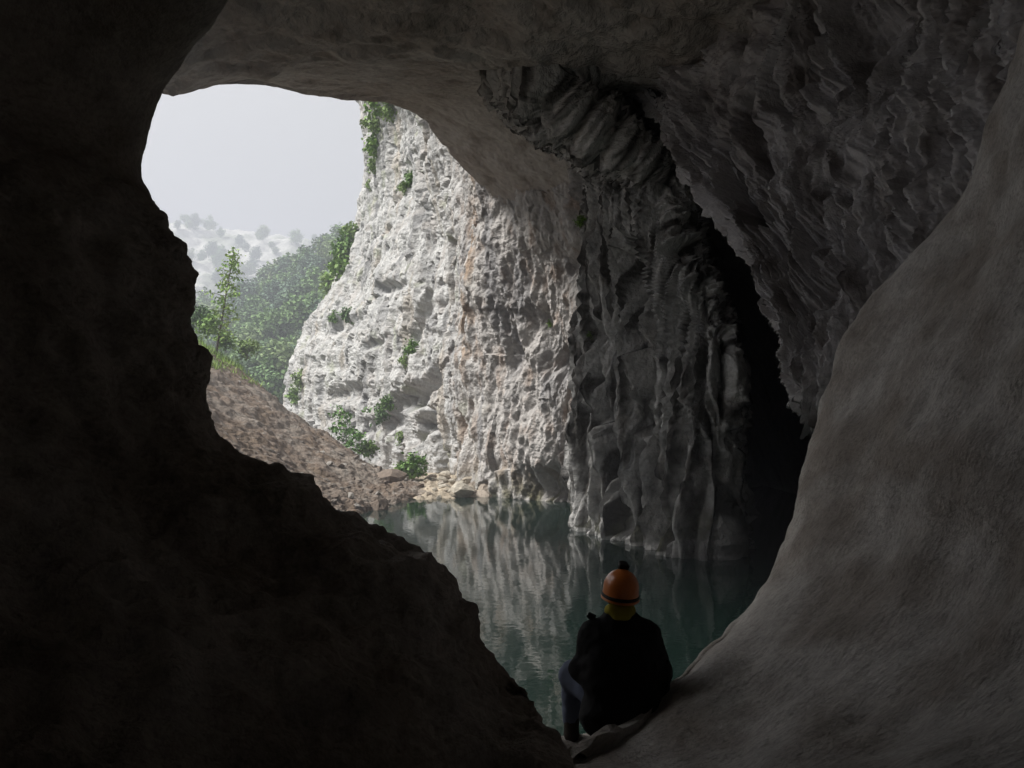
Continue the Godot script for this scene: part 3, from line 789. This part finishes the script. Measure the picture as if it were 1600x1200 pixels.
func make_plants() -> void:
	var rng := RandomNumberGenerator.new()
	rng.seed = 21
	# forest trees: five kinds, copied
	var kinds := []
	for k in 5:
		var hgt := 3.2
		kinds.append([crown_mesh(200 + k, Vector3(2.5 + 0.25 * k, 3.2 + 0.3 * (k % 3), 2.5), 95, 14, 0.55, 0.40, [Color(0.085, 0.14, 0.075), Color(0.10, 0.18, 0.075), Color(0.09, 0.15, 0.095), Color(0.12, 0.21, 0.075), Color(0.16, 0.23, 0.10)][k], [Color(0.15, 0.23, 0.12), Color(0.18, 0.29, 0.11), Color(0.15, 0.23, 0.15), Color(0.21, 0.32, 0.12), Color(0.25, 0.33, 0.15)][k]), trunk_mesh(220 + k, hgt + 1.5, 0.22, 5, 1.4)])
	var words := ["dark green rounded tree in the wood on the valley side", "mid green broad tree in the wood on the valley side", "bluish green rounded tree in the wood on the valley side", "fresh green leafy tree in the wood on the valley side", "yellowish green tree in the wood on the valley side"]
	var pts: PackedVector3Array = wood.points
	var made := 0
	var placed := []
	while made < 210:
		var q := pts[rng.randi_range(0, pts.size() - 1)]
		var u := q.x / -q.z * FOCAL + 800.0
		if u < 285 or u > 600 or q.z < -235 or q.z > -100: continue
		var ok := true
		for e in placed:
			if Vector2(e.x - q.x, e.z - q.z).length() < 2.6: ok = false
		if not ok: continue
		placed.append(q)
		var kind := rng.randi() % 5
		var o := base("valley_tree", q + Vector3(0, -0.3, 0), rng.randf() * TAU)
		put("trunk", kinds[kind][1], M.bark, o)
		var cr := put("crown", kinds[kind][0], M.far_leaf, o)
		cr.position.y = 5.0
		o.scale = Vector3.ONE * rng.randf_range(0.65, 1.15)
		tag(o, words[kind], "tree", "trees of the wood in the valley")
		made += 1
	# scattered trees on the pale far hill
	pts = far.points
	made = 0
	while made < 46:
		var q := pts[rng.randi_range(0, pts.size() - 1)]
		var u := q.x / -q.z * FOCAL + 800.0
		var v := (EYE.y - q.y) / -q.z * FOCAL + 600.0
		if u < 260 or u > 500 or v > 480 or q.z < -545: continue
		var kind := rng.randi() % 5
		var o := base("far_tree", q + Vector3(0, -0.5, 0), rng.randf() * TAU)
		put("crown", kinds[kind][0], M.far_leaf, o).position.y = 3.5
		o.scale = Vector3.ONE * rng.randf_range(0.7, 1.6)
		tag(o, "tiny hazy tree dotted on the pale far hillside", "tree", "trees on the far hill")
		made += 1

	# young tree on the crest of the scree
	var t := base("young_tree", at(337, 548, 52))
	tag(t, "tall slender young tree with tiers of bright leaves on the scree crest", "tree")
	var st := SurfaceTool.new()
	st.begin(Mesh.PRIMITIVE_TRIANGLES)
	var lf := SurfaceTool.new()
	lf.begin(Mesh.PRIMITIVE_TRIANGLES)
	var spine := [Vector3(0, -0.3, 0), Vector3(0.25, 1.2, 0), Vector3(0.5, 2.6, 0.05), Vector3(0.72, 3.9, 0), Vector3(0.95, 5.2, 0)]
	for k in 4: tube(st, spine[k], spine[k + 1], 0.07 - 0.015 * k, 0.055 - 0.015 * k, 6)
	for k in 46:
		var f := 0.12 + 0.86 * k / 45.0
		var w := weights(5, f)
		var root := spline(PackedVector3Array(spine), w)
		var an := k * 2.4 + rng.randf() * 0.6
		var reach := lerpf(1.15, 0.35, pow(f, 1.3)) * rng.randf_range(0.6, 1.1) * (0.25 + 1.1 * absf(sin(f * 14.0)))
		var end := root + Vector3(cos(an) * reach, reach * 0.25, sin(an) * reach)
		tube(st, root, end, 0.018, 0.006, 4)
		var tone := rng.randf()
		for e in 20:
			var g := rng.randf_range(0.35, 1.05)
			var q := root.lerp(end, g) + Vector3(rng.randfn(), rng.randfn() * 0.4 - 0.25, rng.randfn()) * 0.13
			leaf(lf, q, rng.randf_range(0.14, 0.27), 0.5, rng, Color(0.17, 0.31, 0.05).lerp(Color(0.29, 0.40, 0.08), clampf(tone + rng.randf_range(-0.3, 0.3), 0, 1)), 0.5)
	put("trunk", st.commit(), M.bark, t)
	put("crown", lf.commit(), M.leaf, t)

	# shrubs on the crest, under the tree and at the cliff's foot
	var shrubs := []
	for k in 4: shrubs.append([crown_mesh(300 + k, Vector3(0.55, 0.5, 0.55), 46, 12, 0.15, 0.09, [Color(0.13, 0.24, 0.045), Color(0.09, 0.18, 0.04), Color(0.17, 0.26, 0.08), Color(0.07, 0.14, 0.05)][k], [Color(0.21, 0.34, 0.075), Color(0.15, 0.26, 0.07), Color(0.26, 0.36, 0.13), Color(0.12, 0.2, 0.08)][k]), trunk_mesh(320 + k, 0.45, 0.03, 5, 0.3)])
	var at_list := [
		[at(312, 515, 51), 1.5, 3, "dark leafy shrub against the left edge of the opening"], [at(386, 562, 54), 1.3, 2, "pale leafy shrub just right of the young tree's foot"], [at(352, 548, 54), 1.2, 0, "bright leafy shrub behind the young tree's trunk"], [at(325, 525, 50.5), 1.3, 0, "grassy bright shrub at the top of the scree crest"],
		[at(645, 750, 42.5), 1.35, 1, "low green bush in the rubble at the cliff foot"], [at(633, 748, 43), 0.9, 0, "little bright bush beside the boulder at the scree toe"], [at(575, 715, 47), 1.0, 0, "small bush on the scree edge right of the small tree"]]
	for q in at_list:
		var o := base("shrub", q[0], rng.randf() * TAU)
		put("stem", shrubs[q[2]][1], M.bark, o)
		put("foliage", shrubs[q[2]][0], M.leaf, o).position.y = 0.45
		o.scale = Vector3.ONE * float(q[1])
		tag(o, q[3], "shrub")
	# small trees behind the scree's edge
	for q in [[at(540, 722, 47.5), 1.0, "small tree with a forked dark trunk behind the scree edge"], [at(561, 728, 46.5), 0.72, "lower leafy sapling right of the small forked tree"]]:
		var o := base("small_tree", q[0], rng.randf() * TAU)
		put("trunk", trunk_mesh(340, 1.7, 0.05, 6, 0.6), M.bark, o)
		var lv := SurfaceTool.new()
		lv.begin(Mesh.PRIMITIVE_TRIANGLES)
		for k in 26:
			var c := Vector3(rng.randfn() * 0.42, 1.55 + rng.randfn() * 0.42, rng.randfn() * 0.42)
			for e in 20: leaf(lv, c + Vector3(rng.randfn(), rng.randfn() * 0.5, rng.randfn()) * 0.13, rng.randf_range(0.12, 0.22), 0.55, rng, Color(0.07, 0.18, 0.03).lerp(Color(0.13, 0.27, 0.05), rng.randf()), 0.4)
		put("crown", lv.commit(), M.leaf, o)
		o.scale = Vector3.ONE * float(q[1])
		tag(o, q[2], "tree")
	# plants rooted in the cliff: sight line, size, kind
	var ivy := [
		[590, 170, 2.61, 0, "bright hanging plant at the very top of the cliff edge"], [588, 205, 2.17, 2, "leafy plant below the topmost one on the cliff edge"], [585, 240, 1.89, 0, "third plant down the upper cliff edge"], [582, 268, 1.30, 2, "lowest plant of the green streak on the upper cliff edge"],
		[608, 180, 1.74, 2, "yellowish plant in the crack at the cliff top"], [577, 298, 1.01, 2, "tiny lone tuft on the cliff edge under the green streak"], [640, 288, 1.30, 1, "dark green tuft in the dark cleft of the upper cliff"], [628, 300, 1.01, 2, "pale tuft left of the dark cleft"],
		[548, 375, 2.17, 2, "leafy shrub at the top of the stepped cliff edge"], [540, 400, 2.75, 1, "biggest dark shrub on the stepped cliff edge"], [528, 425, 2.90, 0, "bright shrub on the stepped cliff edge below the dark one"], [512, 448, 2.32, 2, "pale shrub lowest on the stepped cliff edge"],
		[522, 505, 1.16, 1, "thin plant on the left of the narrow cliff ledge"], [540, 500, 1.30, 3, "dark plant on the right of the narrow cliff ledge"], [468, 605, 1.89, 2, "pale shrub low on the cliff's left corner"], [462, 628, 1.59, 0, "bright shrub where cliff and scree crest meet"],
		[640, 548, 1.16, 1, "green tuft above the big overhang"], [633, 568, 0.87, 2, "pale tuft left above the big overhang"], [598, 655, 1.45, 3, "dark upright shrub left of the overhang's shadow"], [602, 640, 1.16, 1, "shrub over the dark upright one by the overhang"], [625, 690, 0.87, 2, "thin moss cushion under the overhang"],
		[858, 512, 0.40, 0, "small bright tuft on the grey wall inside the mouth"], [921, 524, 0.34, 0, "lone bright green fern on the grey flowstone"], [905, 352, 0.46, 0, "small green tuft high under the cave roof"], [727, 258, 0.40, 1, "small green tuft under the arch lip"]]
	var cn: PackedVector3Array = cliff.normals
	var cp: PackedVector3Array = cliff.points
	for q in ivy:
		var k := nearest_to_sight(cliff, q[0], q[1])
		var o := base("cliff_plant", cp[k] - cn[k] * 0.05, rng.randf() * TAU)
		put("stem", shrubs[q[3]][1], M.bark, o).scale = Vector3.ONE * 0.6
		put("foliage", shrubs[q[3]][0], M.leaf, o).position.y = 0.2
		o.scale = Vector3(0.8, 1.0, 0.8) * float(q[2])
		tag(o, q[4], "plant", "plants rooted in the cliff")
	# grass on the crest
	var gs := SurfaceTool.new()
	gs.begin(Mesh.PRIMITIVE_TRIANGLES)
	pts = scree.points
	made = 0
	while made < 5200:
		var q := pts[rng.randi_range(0, pts.size() - 1)]
		if q.z > -43 or q.z < -60 or q.y < 4.9 + N.tone.get_noise_3dv(q * 2.0) * 1.5: continue
		made += 1
		var e := Vector3(rng.randfn() * 0.08, rng.randf_range(0.15, 0.38), rng.randfn() * 0.08)
		var w := Vector3(rng.randfn(), 0, rng.randfn()).normalized() * 0.02
		gs.set_color(Color(0.15, 0.29, 0.04).lerp(Color(0.27, 0.38, 0.07), rng.randf()))
		var gn := (w * 2.0).cross(e + w).normalized()
		gs.set_normal((gn + Vector3.UP * 0.4).normalized())
		q += Vector3(rng.randfn() * 0.1, -0.03, rng.randfn() * 0.1)
		for x in [q - w, q + e, q + w]: gs.add_vertex(x)
	tag(put("grass", gs.commit(), M.leaf), "bright green grass growing on the crest of the scree", "grass", "", "stuff")

# ------------------------------------------------------------------ the person
# bones: [a, b, radius at a, radius at b]; joined with a smooth minimum and meshed as surface nets
func field_mesh(bones: Array, cell: float, k: float, rough := 0.0) -> ArrayMesh:
	var lo := Vector3.ONE * 1e9
	var hi := Vector3.ONE * -1e9
	for b in bones:
		for e in 2:
			var r: float = b[2 + e] + cell * 3.0
			lo = lo.min(b[e] - Vector3.ONE * r)
			hi = hi.max(b[e] + Vector3.ONE * r)
	var nx := int((hi.x - lo.x) / cell) + 2
	var ny := int((hi.y - lo.y) / cell) + 2
	var nz := int((hi.z - lo.z) / cell) + 2
	var f := PackedFloat32Array()
	f.resize(nx * ny * nz)
	f.fill(1.0)
	for b in bones:
		var a: Vector3 = b[0]
		var ab: Vector3 = b[1] - a
		var l2 := maxf(ab.length_squared(), 1e-9)
		var ra: float = b[2]
		var rb: float = b[3]
		var r := maxf(ra, rb) + k + cell * 2.5
		var m0: Vector3 = (a.min(b[1]) - Vector3.ONE * r - lo) / cell
		var m1: Vector3 = (a.max(b[1]) + Vector3.ONE * r - lo) / cell
		for z in range(maxi(0, int(m0.z)), mini(nz, int(m1.z) + 1)):
			for y in range(maxi(0, int(m0.y)), mini(ny, int(m1.y) + 1)):
				var row := (z * ny + y) * nx
				for x in range(maxi(0, int(m0.x)), mini(nx, int(m1.x) + 1)):
					var p := lo + Vector3(x, y, z) * cell
					var t := clampf((p - a).dot(ab) / l2, 0, 1)
					var d := p.distance_to(a + ab * t) - lerpf(ra, rb, t)
					var o := f[row + x]
					var h := maxf(k - absf(o - d), 0.0) / k
					f[row + x] = minf(o, d) - h * h * k * 0.25
	if rough > 0.0:
		for z in nz:
			for y in ny:
				for x in nx:
					var i := (z * ny + y) * nx + x
					if absf(f[i]) < 0.06: f[i] += N.med.get_noise_3dv((lo + Vector3(x, y, z) * cell) * 22.0) * rough
	var id := PackedInt32Array()
	id.resize(nx * ny * nz)
	id.fill(-1)
	var v := PackedVector3Array()
	var n := PackedVector3Array()
	var step := [1, nx, nx * ny]
	for z in nz - 1:
		for y in ny - 1:
			for x in nx - 1:
				var i := (z * ny + y) * nx + x
				if absf(f[i]) > cell * 2.0: continue
				var sum := Vector3.ZERO
				var cnt := 0
				for e in 12:
					var ax := e / 4
					var o := e % 4
					var u := (ax + 1) % 3
					var w := (ax + 2) % 3
					var off := Vector3.ZERO
					off[u] = o & 1
					off[w] = o >> 1
					var s: int = i + int(step[u]) * (o & 1) + int(step[w]) * (o >> 1)
					var fa := f[s]
					var fb := f[s + int(step[ax])]
					if (fa < 0.0) != (fb < 0.0):
						off[ax] = fa / (fa - fb)
						sum += off
						cnt += 1
				if cnt == 0: continue
				id[i] = v.size()
				v.append(lo + (Vector3(x, y, z) + sum / cnt) * cell)
				n.append(Vector3(f[i + 1] - f[i], f[i + nx] - f[i], f[i + nx * ny] - f[i]).normalized())
	var idx := PackedInt32Array()
	for z in range(1, nz - 1):
		for y in range(1, ny - 1):
			for x in range(1, nx - 1):
				var i := (z * ny + y) * nx + x
				if absf(f[i]) > cell * 2.0: continue
				for ax in 3:
					var a := f[i] < 0.0
					if a == (f[i + int(step[ax])] < 0.0): continue
					var du: int = step[(ax + 1) % 3]
					var dv: int = step[(ax + 2) % 3]
					var c0 := id[i - du - dv]
					var c1 := id[i - dv]
					var c2 := id[i]
					var c3 := id[i - du]
					if c0 < 0 or c1 < 0 or c2 < 0 or c3 < 0: continue
					for e in ([c0, c2, c1, c0, c3, c2] if a else [c0, c1, c2, c0, c2, c3]): idx.append(e)
	# smooth normals from the faces
	for e in n.size(): n[e] = Vector3.ZERO
	for e in range(0, idx.size(), 3):
		var fn := (v[idx[e + 2]] - v[idx[e]]).cross(v[idx[e + 1]] - v[idx[e]])
		for w in 3: n[idx[e + w]] += fn
	for e in n.size(): n[e] = n[e].normalized()
	var arr := []
	arr.resize(Mesh.ARRAY_MAX)
	arr[Mesh.ARRAY_VERTEX] = v
	arr[Mesh.ARRAY_NORMAL] = n
	arr[Mesh.ARRAY_INDEX] = idx
	var mesh := ArrayMesh.new()
	mesh.add_surface_from_arrays(Mesh.PRIMITIVE_TRIANGLES, arr)
	return mesh

func lathe(profile: Array, sides: int, squeeze := Vector3.ONE) -> ArrayMesh:
	var st := SurfaceTool.new()
	st.begin(Mesh.PRIMITIVE_TRIANGLES)
	for k in sides:
		for j in profile.size() - 1:
			var q := []
			for e in [[j, k], [j, k + 1], [j + 1, k + 1], [j + 1, k]]:
				var an: float = TAU * e[1] / sides
				q.append(Vector3(cos(an) * profile[e[0]].x, profile[e[0]].y, sin(an) * profile[e[0]].x) * squeeze)
			for e in [0, 1, 2, 0, 2, 3]:
				st.set_smooth_group(0)
				st.add_vertex(q[e])
	st.index()
	st.generate_normals()
	return st.commit()

func make_person() -> void:
	var seat := at(969, 1129, 6.35)
	var pr := base("person", seat)
	pr.scale = Vector3.ONE * 0.96
	tag(pr, "person seated with back to us in black jacket and orange helmet by the pool", "person")
	var V := func(x: float, y: float, z: float) -> Vector3: return Vector3(x, y, z)
	var lk: Vector3 = V.call(-0.30, 0.25, -0.24)
	var la: Vector3 = V.call(-0.30, -0.14, -0.36)
	var rk: Vector3 = V.call(0.20, 0.26, -0.42)
	var ra: Vector3 = V.call(0.17, -0.12, -0.60)
	var lw: Vector3 = V.call(-0.16, 0.27, -0.36)
	var rw: Vector3 = V.call(0.14, 0.30, -0.44)
	# the body itself: head turned slightly, neck, trunk, limbs, hands
	var skin := [
		[V.call(0, 0.12, 0), V.call(0, 0.40, -0.02), 0.14, 0.13], [V.call(0, 0.40, -0.02), V.call(0, 0.58, -0.04), 0.14, 0.10], [V.call(-0.17, 0.60, -0.03), V.call(0.17, 0.60, -0.03), 0.06, 0.06],
		[V.call(0, 0.60, -0.04), V.call(0.01, 0.74, -0.06), 0.06, 0.055], [V.call(0.01, 0.84, -0.06), V.call(0.01, 0.87, -0.07), 0.088, 0.092], [V.call(0.01, 0.78, -0.11), V.call(0.01, 0.83, -0.11), 0.045, 0.06],
		[V.call(0.0, 0.81, -0.178), V.call(0.0, 0.84, -0.16), 0.012, 0.01], [V.call(-0.075, 0.82, -0.06), V.call(-0.082, 0.85, -0.06), 0.012, 0.016], [V.call(0.095, 0.82, -0.06), V.call(0.102, 0.85, -0.06), 0.012, 0.016],
		[V.call(-0.2, 0.58, -0.03), V.call(-0.27, 0.33, -0.06), 0.05, 0.04], [V.call(-0.27, 0.33, -0.06), lw, 0.038, 0.03], [V.call(0.2, 0.58, -0.03), V.call(0.29, 0.33, -0.08), 0.05, 0.04], [V.call(0.29, 0.33, -0.08), rw, 0.038, 0.03],
		[V.call(-0.09, 0.10, -0.02), lk, 0.08, 0.055], [lk, la, 0.05, 0.035], [V.call(0.09, 0.10, -0.02), rk, 0.08, 0.055], [rk, ra, 0.05, 0.035]]
	for s in [[lw, 1.0], [rw, -1.0]]:
		var w: Vector3 = s[0]
		var m: float = s[1]
		skin.append([w, w + Vector3(0.03 * m, -0.02, -0.07), 0.03, 0.034])
		for k in 4:
			var kn := w + Vector3(0.03 * m + (k - 1.5) * 0.02, -0.025, -0.09)
			var ln: float = [0.042, 0.048, 0.045, 0.036][k]
			skin.append([kn, kn + Vector3(0, -0.012, -ln), 0.0095, 0.009])
			skin.append([kn + Vector3(0, -0.012, -ln), kn + Vector3(0, -0.045, -ln - 0.015), 0.009, 0.008])
		skin.append([w + Vector3(0.05 * m, -0.02, -0.04), w + Vector3(0.085 * m, -0.045, -0.075), 0.012, 0.009])
	put("body", field_mesh(skin, 0.012, 0.02), mat(Color(0.42, 0.27, 0.2), 0.6), pr)
	# black jacket
	var jk := [
		[V.call(-0.10, 0.07, 0.03), V.call(0.12, 0.07, 0.03), 0.17, 0.17], [V.call(-0.09, 0.30, 0.02), V.call(0.10, 0.30, 0.02), 0.165, 0.165], [V.call(-0.10, 0.46, 0.0), V.call(0.10, 0.46, 0.0), 0.15, 0.15],
		[V.call(-0.15, 0.57, -0.02), V.call(0.15, 0.57, -0.02), 0.095, 0.095], [V.call(-0.06, 0.63, -0.03), V.call(0.07, 0.63, -0.03), 0.085, 0.085], [V.call(0, 0.66, -0.05), V.call(0.0, 0.70, -0.055), 0.085, 0.075],
		[V.call(-0.18, 0.57, -0.03), V.call(-0.25, 0.33, -0.05), 0.082, 0.07], [V.call(-0.25, 0.33, -0.05), lw + Vector3(-0.01, 0.01, 0.02), 0.07, 0.045], [V.call(0.18, 0.57, -0.03), V.call(0.27, 0.33, -0.06), 0.085, 0.075], [V.call(0.27, 0.33, -0.06), rw + Vector3(0.01, 0.01, 0.02), 0.07, 0.045],
		[V.call(0.24, 0.10, -0.04), V.call(0.25, 0.28, -0.05), 0.08, 0.08]]
	var cloth := mat(Color(0.012, 0.012, 0.014), 0.85)
	var jacket := put("jacket", field_mesh(jk, 0.014, 0.06, 0.02), cloth, pr)
	var sg := SurfaceTool.new()
	sg.begin(Mesh.PRIMITIVE_TRIANGLES)
	for q in [[V.call(-0.17, 0.655, -0.02), V.call(-0.205, 0.705, -0.02), 0.014, 0.02], [V.call(-0.205, 0.705, -0.02), V.call(-0.16, 0.69, -0.03), 0.02, 0.012]]: tube(sg, q[0], q[1], q[2], q[3], 8)
	put("shoulder_strap", sg.commit(), cloth, jacket)
	# blue jeans
	var jeans := [[V.call(-0.09, 0.10, -0.03), lk, 0.105, 0.085], [lk, la + Vector3(0, 0.05, 0), 0.08, 0.062], [V.call(0.09, 0.10, -0.03), rk, 0.105, 0.085], [rk, ra + Vector3(0, 0.05, 0), 0.08, 0.062], [V.call(-0.08, 0.10, 0.0), V.call(0.08, 0.10, 0.0), 0.13, 0.13]]
	put("jeans", field_mesh(jeans, 0.014, 0.04, 0.014), mat(Color(0.14, 0.165, 0.235), 0.9), pr)
	for a in [la, ra]:
		put("boot", field_mesh([[a + Vector3(0, 0.05, 0.01), a + Vector3(0, -0.05, 0.02), 0.055, 0.05], [a + Vector3(0, -0.06, 0.03), a + Vector3(0, -0.075, -0.18), 0.045, 0.04]], 0.012, 0.03), mat(Color(0.03, 0.025, 0.02), 0.7), pr)
	# yellow hood at the neck
	put("hood", field_mesh([[V.call(-0.05, 0.735, -0.01), V.call(0.055, 0.735, -0.01), 0.042, 0.042], [V.call(-0.03, 0.70, 0.022), V.call(0.04, 0.70, 0.022), 0.03, 0.03], [V.call(-0.06, 0.73, -0.04), V.call(0.065, 0.73, -0.04), 0.04, 0.04]], 0.01, 0.03), mat(Color(0.34, 0.29, 0.03), 0.8), pr)
	# orange helmet
	var prof := []
	for k in 13:
		var an := PI * 0.5 * k / 12.0
		prof.append(Vector2(sin(an) * 0.118, 0.012 + cos(an) * 0.122))
	prof.append_array([Vector2(0.119, -0.02), Vector2(0.121, -0.048), Vector2(0.128, -0.056), Vector2(0.127, -0.064), Vector2(0.112, -0.062), Vector2(0.108, 0.0)])
	var om := mat(Color(0.62, 0.17, 0.025), 0.34)
	om.metallic_specular = 0.5
	om.clearcoat_enabled = true
	om.clearcoat = 0.35
	om.clearcoat_roughness = 0.12
	var hel := put("helmet", lathe(prof, 40, Vector3(1, 1, 1.12)), om, pr)
	hel.position = V.call(0.012, 0.865, -0.06)
	hel.rotation = Vector3(0.12, 0.15, -0.06)
	var blk := mat(Color(0.015, 0.015, 0.015), 0.6)
	var band := []
	for q in [[0.117, 0.032], [0.1235, 0.03], [0.1245, 0.005], [0.119, 0.002]]: band.append(Vector2(q[0], q[1]))
	band = [Vector2(0.1185, -0.026), Vector2(0.1245, -0.027), Vector2(0.1265, -0.046), Vector2(0.1225, -0.049)]
	put("strap", lathe(band, 40, Vector3(1, 1, 1.12)), blk, hel)
	var lamp := put("headlamp", field_mesh([[V.call(-0.018, 0.0, 0), V.call(0.018, 0.0, 0), 0.024, 0.024], [V.call(-0.014, 0.014, -0.03), V.call(0.014, 0.014, -0.03), 0.02, 0.02]], 0.006, 0.015), blk, hel)
	lamp.position = V.call(0.015, 0.142, -0.035)
	for s in [-1.0, 1.0]:
		var cs := SurfaceTool.new()
		cs.begin(Mesh.PRIMITIVE_TRIANGLES)
		tube(cs, V.call(0.105 * s, -0.05, 0.0), V.call(0.04 * s, -0.13, -0.09), 0.007, 0.007, 6)
		put("chin_strap", cs.commit(), blk, hel)
